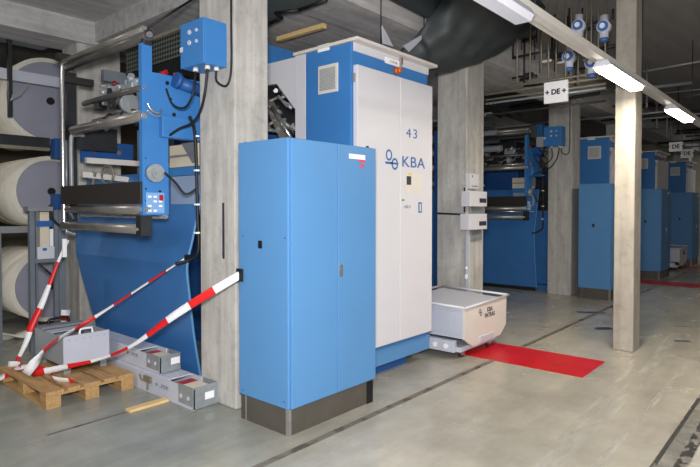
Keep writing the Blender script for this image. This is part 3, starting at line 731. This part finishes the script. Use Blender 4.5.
# cluttered distant ceiling services
b = MB(); b2 = MB()
for i in range(34):
    x = random.uniform(9.6, 22); z = random.uniform(3.45, 4.1); y0 = random.uniform(.6, 3.4)
    (b if i % 2 else b2).cyl((x, y0, z), (x+random.uniform(-.3, .3), y0+random.uniform(.6, 2.2), z), random.uniform(.012, .035), 8)
for i in range(26):
    x = random.uniform(11, 20); y = random.uniform(1.0, 3.0)
    (b if i % 2 else b2).cyl((x, y, random.uniform(3.2, 3.5)), (x, y, CEIL), random.uniform(.01, .02), 6)
tag(b.build('ceiling_pipework', 'dark'), 'tangle of dark service pipes under the ceiling far down the aisle', 'pipes', kind='stuff')
tag(b2.build('ceiling_pipework', 'grey'), 'tangle of pale service pipes under the ceiling far down the aisle', 'pipes', kind='stuff')
b = MB()
for i in range(46):
    y, z = random.uniform(2.15, 3.5), random.uniform(3.4, 4.2); x = random.uniform(7.25, 8.3)
    if i % 3: b.cyl((x, y, z), (x, y, CEIL), random.uniform(.008, .018), 6)
    else: b.cyl((x, y, z), (x+random.uniform(-.1, .1), min(3.55, y+random.uniform(.3, .9)), z), random.uniform(.012, .03), 6)
tag(b.build('ceiling_pipework', 'dark'), 'dark thicket of thin pipes behind the blue-faced valves', 'pipes', kind='stuff')
# pipes and cables over the far machine
t = thing('overhead_pipe_bundle', (8, 4.6, 3), 'bundle of dark overhead pipes crossing above the dim far machine', 'pipes')
for i, (z, m, r) in enumerate(((3.36, 'grey', .035), (3.18, 'dark', .03), (3.05, 'midgrey', .05), (2.9, 'dark', .04), (2.78, 'midgrey', .06))):
    MB().cyl((9.2+.1*i, 4.6, z), (9.2+.1*i, 9.5, z), r, 12).build('pipe', m, t)
for i in range(3):
    MB().cyl((8.2, 4.5+i*.2, 3.55), (10.0, 4.4+i*.2, 3.42), .02, 8).build('pipe', 'black', t)

# ------------------------------------------------------------------ column with switch boxes
YB = 3.70
t = thing('switch_box_stack', (6.8, YB, 1.4), 'stack of white electric switch boxes on the concrete column behind the trolley', 'switch box')
for (x0, y0, x1, y1, d, n) in ((470.5, 173.5, 479, 189, .05, 'small_box'), (470, 191, 487, 206.5, .13, 'switch_box'), (469, 214, 487, 229, .13, 'switch_box'), (471, 207, 485, 213.5, .03, 'terminal_plate'), (471, 230, 482, 240, .03, 'terminal_plate')):
    a, c = onY(x0, y0, YB-d), onY(x1, y1, YB-d)
    m = MB().box(a.x, c.x, YB-d, YB, c.z, a.z, .004).build(n, 'white' if n != 'terminal_plate' else 'grey', t)
    if n == 'switch_box': MB().box(a.x+(c.x-a.x)*.55, c.x-.02, YB-d-.002, YB-d, c.z+.05, c.z+.11).build('type_label', 'ink', m)
    if n == 'small_box': MB().box(a.x+.03, c.x-.03, YB-d-.002, YB-d, c.z+.03, c.z+.04).box(a.x+.04, a.x+.06, YB-d-.002, YB-d, a.z-.05, a.z-.02).build('marking', 'ink', m)
t = thing('conduit_channel', (6.65, 3.69, .0), 'slim vertical white cable channel at the edge of the switch-box column', 'cable channel')
a = onY(466, 214, 3.66)
MB().box(6.655, 6.69, 3.655, 3.695, 0, a.z).build('channel', 'whiteblue', t)
for y, r in ((218, .022), (222, .012), (268, .022), (276.5, .034)):
    p = onY(466.3, y, 3.65); MB().cyl((p.x, 3.655, p.z), (p.x, 3.645, p.z), r, 14).build('reflector', 'paper', t)
tag(MB().cyl((6.66, 3.70, 1.585), (6.66, 4.14, 1.60), .014, 8).build('wire', 'dark'), 'dark horizontal wire round the switch-box column', 'cable')
tag(MB().cyl((6.655, 3.72, 1.62), (6.655, 3.72, 1.95), .012, 8).build('wire', 'dark'), 'short dark upright wire on the switch-box column face', 'cable')

# ------------------------------------------------------------------ tub trolley
def tub():
    x0, y0 = 5.42, 3.02
    t = thing('tub_trolley', (x0, y0, 0), 'cream tipping tub trolley on the red sheet next to the white-door cabinet', 'trolley', 'white tub trolleys')
    prof = [(5.42, .565), (6.46, .585), (6.45, .24), (6.30, .13), (5.62, .11), (5.42, .22)]
    sd = MB().prism(prof, 'y', y0, y0+.03).build('side_wall', 'cream', t)
    MB().prism(prof, 'y', 3.93, 3.96).build('side_wall', 'cream', t)
    MB().box(5.44, 5.47, y0+.03, 3.93, .22, .565).build('end_wall', 'whiteblue', t)
    MB().box(6.41, 6.44, y0+.03, 3.93, .24, .565).build('end_wall', 'whiteblue', t)
    MB().prism([(y0+.03, .555), (3.93, .595), (3.93, .57), (y0+.03, .53)], 'x', 5.43, 6.46).build('inner_deck', 'whiteblue', t)
    rim = MB().tube([(5.40, y0-.012, .575), (6.50, y0-.012, .595)], .014, sub=1).tube([(5.42, 3.97, .60), (6.48, 3.97, .62)], .014, sub=1).tube([(5.40, y0, .575), (5.40, 3.97, .60)], .014, sub=1).tube([(6.49, y0, .595), (6.49, 3.97, .62)], .014, sub=1)
    rim.build('rim', 'white', t)
    MB().box(5.425, 5.44, 3.12, 3.72, .27, .52, .004).build('end_panel', 'whiteblue', t)
    MB().box(5.38, 5.425, 3.74, 3.79, .12, .56).build('end_post', 'grey', t)
    bs = MB().box(5.40, 6.25, y0+.04, 3.92, .075, .13, .006).box(5.36, 5.42, y0+.1, 3.92, .07, .2, .004).build('base_frame', 'whiteblue', t)
    MB().box(5.345, 5.36, 3.6, 3.86, .09, .16).build('bumper', 'black', bs)
    for y in (3.22, 3.36):
        MB().cyl((5.345, y, .135), (5.36, y, .135), .028, 14).build('reflector', 'paper', bs)
    MB().box(5.75, 6.1, y0-.012, y0+.0, .12, .2, .004).build('step_plate', 'whiteblue', t)
    for x, y in ((5.50, y0+.09), (6.15, y0+.09), (5.50, 3.85), (6.15, 3.85)):
        w = MB().cyl((x, y-.02, .04), (x, y+.02, .04), .036, 18).build('wheel', 'dark', t)
        MB().box(x-.03, x+.03, y-.028, y-.022, .03, .075).box(x-.03, x+.03, y+.022, y+.028, .03, .075).build('wheel_fork', 'chrome', w)
    # writing
    p = onY(489, 312.5, y0)
    text('trolley_lettering', 'KBA\nPATRAS', .072, (p.x+.02, y0-.001, p.z+.005), RY, 'ink', sd, bold=.002)
    q = onY(480.5, 313.5, y0); b = MB()
    for dx, dz in ((-.015, .03), (.012, -.005)):
        N = 20
        for i in range(N):
            a0, a1 = 2*PI*i/N, 2*PI*(i+1)/N
            b.bm.faces.new([b.bm.verts.new((q.x+dx+r*math.cos(a), y0-.002, q.z+dz+r*math.sin(a))) for r, a in ((.026, a0), (.026, a1), (.015, a1), (.015, a0))])
    b.build('ring_emblem', 'ink', sd)
    return t
tubt = tub()
dup(tubt, 11.55, 'small distant tub trolley in front of the farthest blue cabinet')

# ------------------------------------------------------------------ pallet
def pallet():
    X0, X1, Ya, Yb = 1.795, 2.56, 4.88, 6.04
    t = thing('wooden_pallet', (X0, Ya, 0), 'wooden pallet on the floor carrying the grey metal crate and barrier tape', 'pallet')
    W = X1-X0
    for i in range(3):
        y = (Ya, (Ya+Yb)/2-.07, Yb-.14)[i]
        for j in range(3):
            x = (X0, (X0+X1)/2-.06, X1-.12)[j]
            MB().box(x, x+.12, y, y+.14, .022, .1, .003).build('block', 'wood', t)
        MB().box(X0, X1, y, y+.14, .1, .122, .002).build('cross_board', 'wood', t)
    ws = [.145, .1, .145, .1, .145]; gap = (W-sum(ws))/4; x = X0
    for w in ws:
        MB().box(x, x+w, Ya, Yb, .122, .144, .002).build('top_board', 'wood', t); x += w+gap
    for j in range(3):
        x = (X0, (X0+X1)/2-.06, X1-.12)[j]
        MB().box(x, x+.12, Ya, Yb, 0, .022, .002).build('bottom_board', 'wood', t)
pallet()
tag(MB().box(2.22, 2.575, 4.30, 4.38, 0, .022, .003).build('wood_plank', 'woodlt'), 'short pale wooden plank on the floor touching the white trough', 'plank')

# ------------------------------------------------------------------ crate
def crate():
    Yf = 5.28
    a, c = onY(64.5, 337, Yf), onY(109.5, 353, Yf)
    x0, x1 = a.x-.01, c.x; zb, zt = .225, a.z
    Yb = 5.95
    t = thing('metal_crate', (x0, Yf, .144), 'open grey metal crate with a white front panel, standing on the wooden pallet', 'crate')
    MB().box(x0, x1, Yf, Yf+.012, zb, zt, .002).build('front_panel', 'whiteblue', t)
    MB().box(x0, x0+.01, Yf+.012, Yb, zb-.0, zt-.01).box(x1-.01, x1, Yf+.012, Yb, zb, zt-.01).box(x0, x1, Yb, Yb+.01, zb, zt-.01).build('side_walls', 'crate', t)
    MB().box(x0+.01, x1-.01, Yf+.012, Yb, zb, zb+.01).build('crate_floor', 'galv', t)
    MB().box(x0+.01, x1-.01, 5.58, 5.72, zt-.012, zt-.006).build('cross_lid', 'whiteblue', t)
    MB().box(x0+.01, x1-.01, 5.80, 5.95, zt-.012, zt+.01).build('cross_lid', 'grey', t)
    xm = (x0+x1)/2
    MB().tube([(xm-.06, Yf+.02, zt-.01), (xm-.055, Yf+.02, zt+.035), (xm-.03, Yf+.02, zt+.045), (xm+.03, Yf+.02, zt+.045), (xm+.055, Yf+.02, zt+.035), (xm+.06, Yf+.02, zt-.01)], .010).build('handle', 'paper', t)
    h = MB().tube([(xm-.10, 5.93, zt), (xm-.09, 5.93, zt+.05), (xm-.05, 5.93, zt+.06), (xm+.05, 5.93, zt+.06), (xm+.09, 5.93, zt+.05), (xm+.1, 5.93, zt)], .014).build('handle', 'black', t)
    h['label'] = 'black handle'
    for x, y in ((x0+.01, Yf+.02), (x1-.08, Yf+.02), (x0+.01, Yb-.08), (x1-.08, Yb-.08)):
        MB().box(x, x+.06, y, y+.06, .144, zb-.001).build('foot', 'galv', t)
    MB().box(x1, x1+.06, Yf+.15, Yf+.25, zt-.09, zt-.05, .01).build('side_latch', 'black', t)
    b = MB()
    for i in range(6): b.cyl((x0+.05+i*(x1-x0-.1)/5, Yf-.003, zt-.04), (x0+.05+i*(x1-x0-.1)/5, Yf, zt-.04), .005, 8)
    b.cyl((x0+.03, Yf-.003, zb+.02), (x0+.03, Yf, zb+.02), .006, 8)
    b.build('rivets', 'grey', t)
crate()

# ------------------------------------------------------------------ troughs
def trough(x0, x1, y0, y1, z0, z1, label):
    t = thing('metal_trough', (x0, y0, z0), label, 'trough', 'white troughs beside the pallet')
    e = .22
    th = .012
    ch = MB().box(x0, x0+th, y0+.0, y1, z0, z1-.012).box(x1-th, x1, y0+e, y1, z0, z1).box(x0+th, x1-th, y0+e, y1, z0, z0+.01).box(x0+th, x1-th, y0+e+.16, y1, z1-.012, z1).build('channel', 'whiteblue', t)
    eb = MB().box(x0-.006, x1, y0, y0+.008, z0+.004, z1, .001).box(x0-.006, x0-.001, y0+.008, y0+e, z0+.03, z1).box(x1, x1+.004, y0, y0+e+.03, z0, z1).build('end_box', 'galv', t)
    for hy in (.07, .18): MB().cyl((x0-.008, y0+hy, z0+.088), (x0-.006, y0+hy, z0+.088), .018, 16).build('side_hole', 'white', eb)
    MB().box(x0+.11, x0+.2, y0-.002, y0, z0+.065, z0+.125).build('paper_label', 'paper', eb)
    MB().box(x0+.015, x1-.06, y0+.02, y0+e-.03, z0+.02, z1-.012, .003).build('inner_block', 'beige', t)
    MB().box(x0+.03, x1-.03, y0+e+.01, y0+e+.12, z1-.06, z1-.03).build('red_insert', 'redcap', t)
    b = MB()
    yl = y0+e+.16
    b.box(x0-.002, x0, yl, yl+.12, z0+.11, z0+.115).box(x0-.002, x0, yl, yl+.16, z0+.085, z0+.088)
    N = 16
    b.cyl((x0-.002, yl+.2, z0+.1), (x0, yl+.2, z0+.1), .014, N)
    for i in range(3): b.box(x0-.002, x0, yl+.02+i*.04, yl+.04+i*.04, z0+.094, z0+.106)
    b.build('print', 'midgrey', ch)
trough(2.59, 2.825, 3.95, 6.5, 0, .187, 'lower long white trough on the floor, its open end against the front column')
trough(2.606, 2.81, 4.50, 6.6, .19, .35, 'upper long white trough stacked on the other one beside the blue guard sheet')
tag(MB().tube([(2.575, 4.62, .13), (2.57, 4.66, .12), (2.56, 4.74, .11), (2.575, 4.8, .14)], .008).tube([(2.57, 4.66, .12), (2.572, 4.655, .06), (2.575, 4.67, .03)], .008).box(2.565, 2.585, 4.60, 4.72, .10, .15).build('trough_latch', 'pipe'), 'brass-coloured latch hooked on the side of the lower white trough', 'latch')

# ------------------------------------------------------------------ barrier tape
def tape(name, pts, widths, seg, label, parent=None, start=0, wdir=Vector((0, 0, 1)), twist=None):
    P = [Vector(p) for p in pts]; Q = []; Wd = []; sub = 10
    for i in range(len(P)-1):
        a, b, c, d = P[max(i-1, 0)], P[i], P[i+1], P[min(i+2, len(P)-1)]
        for k in range(sub):
            t = k/sub
            Q.append(.5*((2*b)+(-a+c)*t+(2*a-5*b+4*c-d)*t*t+(-a+3*b-3*c+d)*t**3)); Wd.append(widths[i]+(widths[i+1]-widths[i])*t)
    Q.append(P[-1]); Wd.append(widths[-1])
    # resample evenly at quarter stripes
    L = [0]
    for a, b in zip(Q, Q[1:]): L.append(L[-1]+(b-a).length)
    n = max(2, int(L[-1]/(seg/4))); R = []; RW = []
    for k in range(n+1):
        s_ = L[-1]*k/n; i = max(j for j in range(len(L)) if L[j] <= s_+1e-9); i = min(i, len(Q)-2)
        f = (s_-L[i])/max(1e-9, L[i+1]-L[i]); R.append(Q[i].lerp(Q[i+1], f)); RW.append(Wd[i]+(Wd[i+1]-Wd[i])*f)
    b = MB(); rows = []
    for k, p in enumerate(R):
        d = (R[min(k+1, n)]-R[max(k-1, 0)]).normalized(); w = wdir-d*wdir.dot(d); w.normalize()
        if twist: w = Matrix.Rotation(twist*k/n, 3, d) @ w
        rows.append((b.bm.verts.new(p-w*RW[k]/2), b.bm.verts.new(p+w*RW[k]/2)))
    for k in range(n):
        f = b.bm.faces.new([rows[k][0], rows[k][1], rows[k+1][1], rows[k+1][0]]); f.material_index = ((k//4)+start) % 2; f.smooth = True
    o = b.build(name, ['tapewhite', 'tapered'], parent, solid=.002)
    if label: tag(o, label, 'barrier tape', 'red and white barrier tapes')
    return o
def pp(L): return [onY(x, y, Y) for x, y, Y in L]
t1 = tape('barrier_tape', pp([(240, 275, 3.50), (206, 295, 3.72), (172, 317, 3.98), (133, 345, 4.35), (100, 359, 4.75), (60, 368, 5.12), (32, 374, 5.35)]), [.062, .066, .06, .028, .022, .05, .06], .24,
     'red-white barrier tape stretched from the front blue cabinet to the pallet')
p = onX(242, 275, 2.735)
MB().box(2.715, 2.734, p.y-.02, p.y+.05, p.z-.05, p.z+.05, .004).build('tape_clip', 'black', t1)
t2 = tape('barrier_tape', pp([(184, 259, 4.42), (155, 278, 4.7), (112, 306, 5.12), (84, 324, 5.3), (62, 337, 5.20), (45, 350, 5.05), (26, 374, 5.1)]), [.022, .024, .024, .04, .06, .085, .07], .22,
     'thin red-white barrier tape crossing the blue guard sheet above the crate', wdir=Vector((.5, -.3, 1)))
p = onY(186, 258, 4.42); MB().box(p.x-.01, p.x+.03, 4.40, 4.43, p.z-.02, p.z+.03).build('tape_clip', 'black', t2)
tape('barrier_tape', pp([(68, 240, 6.0), (58, 262, 6.0), (50, 283, 6.0), (41, 306, 6.0), (31, 327, 6.0), (27, 340, 5.97), (19, 357, 5.97), (9, 374, 6.0)]), [.03, .03, .04, .06, .065, .05, .035, .03], .24,
     'red-white barrier tape hanging from the left machine tubes down to the pallet', wdir=Vector((1, -.6, .2)))
tape('barrier_tape', [(1.80, 6.3, .03), (1.72, 6.0, .03), (1.9, 5.75, .155), (2.02, 5.4, .165), (1.96, 5.15, .165), (2.06, 4.98, .16)], [.08]*6, .16, 'crumpled red-white barrier tape lying on the left end of the pallet', wdir=Vector((1, .4, .25)), twist=2.0)
tape('barrier_tape', [(1.86, 5.98, .165), (1.95, 5.85, .165), (1.85, 5.7, .17), (1.98, 5.62, .17), (1.9, 5.5, .18)], [.06]*5, .12, 'small knotted bundle of red-white barrier tape at the pallet rear', wdir=Vector((.3, .2, 1)), twist=3)
tape('barrier_tape', pp([(66, 310, 6.5), (63, 330, 6.5), (62, 345, 6.5)]), [.10, .06, .05], .06, 'short knotted red-white tape end hanging behind the metal crate', wdir=Vector((1, 0, 0)), twist=2)
tag(MB().box(*[v for v in (2.36, 2.40)], 5.93, 5.96, 1.17, 1.36, .004).build('white_tag', 'paper'), 'white tag hanging under the bottom roller at its far end', 'tag')

# ------------------------------------------------------------------ paper reels and reel stand
def reel(cx, cz, r, label, y0=8.0, y1=9.35):
    t = thing('paper_reel', (cx, y0, cz-r), label, 'paper reel', 'paper reels')
    N = 48
    b = MB().cyl((cx, y0+.03, cz), (cx, y1, cz), r+.06, N); b.build('paper_roll', 'papercream', t)
    MB().cyl((cx, y0, cz), (cx, y0+.03, cz), r, N).build('end_wrap', 'reelend', t)
    MB().cyl((cx, y0-.02, cz), (cx, y0, cz), .05, 20).build('core_plug', 'black', t)
    b = MB()
    for yy in (y0+.42, y0+.9):
        for k in range(N):
            a0, a1 = 2*PI*k/N, 2*PI*(k+1)/N
        b.cyl((cx, yy, cz), (cx, yy+.012, cz), r+.063, N)
    b.build('wrapper_fold', 'beige', t)
    return t
reel(3.04, 1.90, .42, 'middle paper reel with grey end face, in the stack at the left edge')
reel(3.04, 3.12, .52, 'uppermost paper reel in shadow beneath the left concrete beam')
reel(3.02, .62, .43, 'lowest pale paper reel near the floor at the left edge')
YR = 7.9
t = thing('reel_stand', (2.3, 7.6, 0), 'grey steel racking beams crossing in front of the stacked paper reels', 'rack')
def beamX(py0, py1, m, nm, depth=.06, Y=7.7, xa=-3, xr=60):
    a, c = onY(xr, py0, Y), onY(xr, py1, Y)
    MB().box(xa, a.x, Y, Y+depth, c.z, a.z).build(nm, m, t)
beamX(77.5, 87.5, 'whiteblue', 'cross_beam'); beamX(138, 149, 'dark', 'cross_beam', Y=7.75, xr=50)
beamX(148, 151, 'pipe', 'cross_beam', Y=7.72, xr=50); beamX(226, 232.5, 'grey', 'cross_beam', xr=28)
a, c = onY(8, 30, 7.62), onY(13, 117, 7.62)
MB().box(a.x, c.x, 7.62, 7.68, c.z, 3.775).build('upright', 'dark', t)
a, c = onY(-2, 240, 7.62), onY(2.5, 330, 7.62)
MB().box(a.x, c.x, 7.62, 7.68, 0, a.z+.1).build('upright', 'midgrey', t)
a = onY(52, 200, 7.7); MB().box(a.x, a.x+.16, 7.6, 7.75, a.z-.12, a.z+.08).build('bearing_block', 'bluedk', t)
a = onY(52, 148, 7.7); MB().box(a.x, a.x+.16, 7.6, 7.75, a.z-.14, a.z+.12).build('bearing_block', 'bluedk', t)
p0 = onY(12, 100, 7.6)
MB().prism([(onY(10, 101, 7.6).x, onY(10, 101, 7.6).z), (onY(12, 94, 7.6).x, onY(12, 94, 7.6).z), (onY(28, 85, 7.6).x, onY(28, 85, 7.6).z), (onY(20, 90, 7.6).x, onY(20, 96, 7.6).z)], 'y', 7.56, 7.6).build('gusset', 'grey', t)
# dark duct below the left beam
a = onY(0, 34, 7.6)
tag(MB().box(-3, 2.95, 7.56, 7.99, 3.78, 4.05, .01).build('air_duct', 'midgrey'), 'dark flat air duct running beneath the left concrete beam', 'duct')
# brown boards behind the rack
tag(MB().box(-1, 2.7, 10.6, 10.7, 0, 3.9).build('board_partition', 'wall'), 'brown board partition behind the paper reels', 'partition')

def meter_rack():
    Y = 6.95
    g = lambda x, y: onY(x, y, Y)
    t = thing('instrument_rack', (g(30, 330).x, Y, 0), 'grey steel post rack with white and cream instruments beside the lowest reel', 'rack')
    for x0, x1, d in ((29.5, 34.5, .06), (35.5, 37, .03), (54, 58, .05), (58.5, 65, .07)):
        a, c = g(x0, 210), g(x1, 210); MB().box(a.x, c.x, Y, Y+d, 0, a.z).build('post', 'midgrey', t)
    a, c = g(27, 206.5), g(52, 211); MB().box(a.x, c.x, Y-.03, Y+.12, c.z, a.z).build('top_plate', 'grey', t)
    a, c = g(34, 258.5), g(58, 261.5); MB().box(a.x, c.x, Y-.01, Y+.12, c.z, a.z).build('shelf', 'midgrey', t)
    a, c = g(37, 247), g(54, 258.3); o = MB().box(a.x, c.x, Y-.02, Y+.1, c.z, a.z, .004).build('white_unit', 'white', t)
    a, c = g(42, 248), g(46, 250.5); MB().box(a.x, c.x, Y-.023, Y-.02, c.z, a.z).build('unit_badge', 'inkblue', o)
    a, c = g(40, 212), g(49.5, 246.5); o = MB().box(a.x, c.x, Y+.0, Y+.1, c.z, a.z, .004).build('cream_unit', 'beige', t)
    a, c = g(36, 221), g(52, 226.5); MB().box(a.x, c.x, Y-.01, Y-.001, c.z, a.z).build('blue_band', 'inkblue', o)
    a, c = g(49.8, 229), g(53.5, 246); MB().box(a.x, c.x, Y, Y+.05, c.z, a.z).build('white_strip', 'paper', t)
    MB().tube([g(50, 205), g(51, 216), g(55, 222), g(60, 226)], .016).build('cable', 'black', t)
    # diagonal
    p, q = g(38, 263), g(54, 277); MB().cyl(p, q, .012, 8).build('brace', 'dark', t)
meter_rack()
rows = []
for j in range(8):
    r = []
    for i in range(14):
        u, v = i/13, j/7
        r.append((2.15+u*.95, 7.75+v*.2+.0*u, .06+.05*math.sin(u*9+v*3)+.05*math.sin(v*5)*math.sin(u*4)+.0))
    rows.append(r)
tag(MB().grid(rows).build('loose_paper', 'papercream', None, solid=.01), 'crumpled cream waste paper on the floor below the lowest reel', 'waste paper')

# ------------------------------------------------------------------ unseen fill lights added to brighten the hall
def area(loc, sx, sy, e, col, rot=(0, 0, 0), name='fill_light'):
    ld = bpy.data.lights.new(name, 'AREA'); ld.shape = 'RECTANGLE'; ld.size = sx; ld.size_y = sy; ld.energy = e; ld.color = col
    o = bpy.data.objects.new(name, ld); C.objects.link(o); o.location = loc; o.rotation_euler = rot; return o
for x, y, e in ((-2.5, -2.5, 80), (2.5, -2.5, 80), (6.0, -2.5, 34), (12, -2.5, 4), (22.5, 1.6, 40)):
    area((x, y, CEIL-.1), 2.4, .3, e, (1, .97, .92))
for x in (9, 16):
    area((x, 9.5, CEIL-.2), 1.4, .3, 18, (1, .95, .85))
area((1.5, 9.3, 3.6), 1.2, .3, 10, (1, .95, .88))
# fill light added to brighten the reel side, then the flash above the lens
area((-.6, 5.2, CEIL-.3), 1.4, .3, 45, (1, .97, .92))
fl = area((.0, .0, HC+.28), .35, .25, 240, (1, .98, .96), (math.radians(90)-PIT, 0, YAW-PI/2), 'camera_flash')

# ------------------------------------------------------------------ world, camera, view
w = bpy.data.worlds.new('world'); bpy.context.scene.world = w; w.use_nodes = True
w.node_tree.nodes['Background'].inputs[0].default_value = (.5, .52, .55, 1)
w.node_tree.nodes['Background'].inputs[1].default_value = .5
cd = bpy.data.cameras.new('camera'); co = bpy.data.objects.new('camera', cd); C.objects.link(co)
cd.sensor_width = 36; cd.lens = F/700*36; cd.clip_end = 200; cd.shift_y = -(233.5-PY)/700
co.location = O; co.rotation_euler = (PI/2-PIT, 0, YAW-PI/2)
sc = bpy.context.scene; sc.camera = co
sc.view_settings.view_transform = 'Standard'; sc.view_settings.look = 'None'
sc.view_settings.exposure = .25; sc.view_settings.gamma = 1; sc.view_settings.use_curve_mapping = False
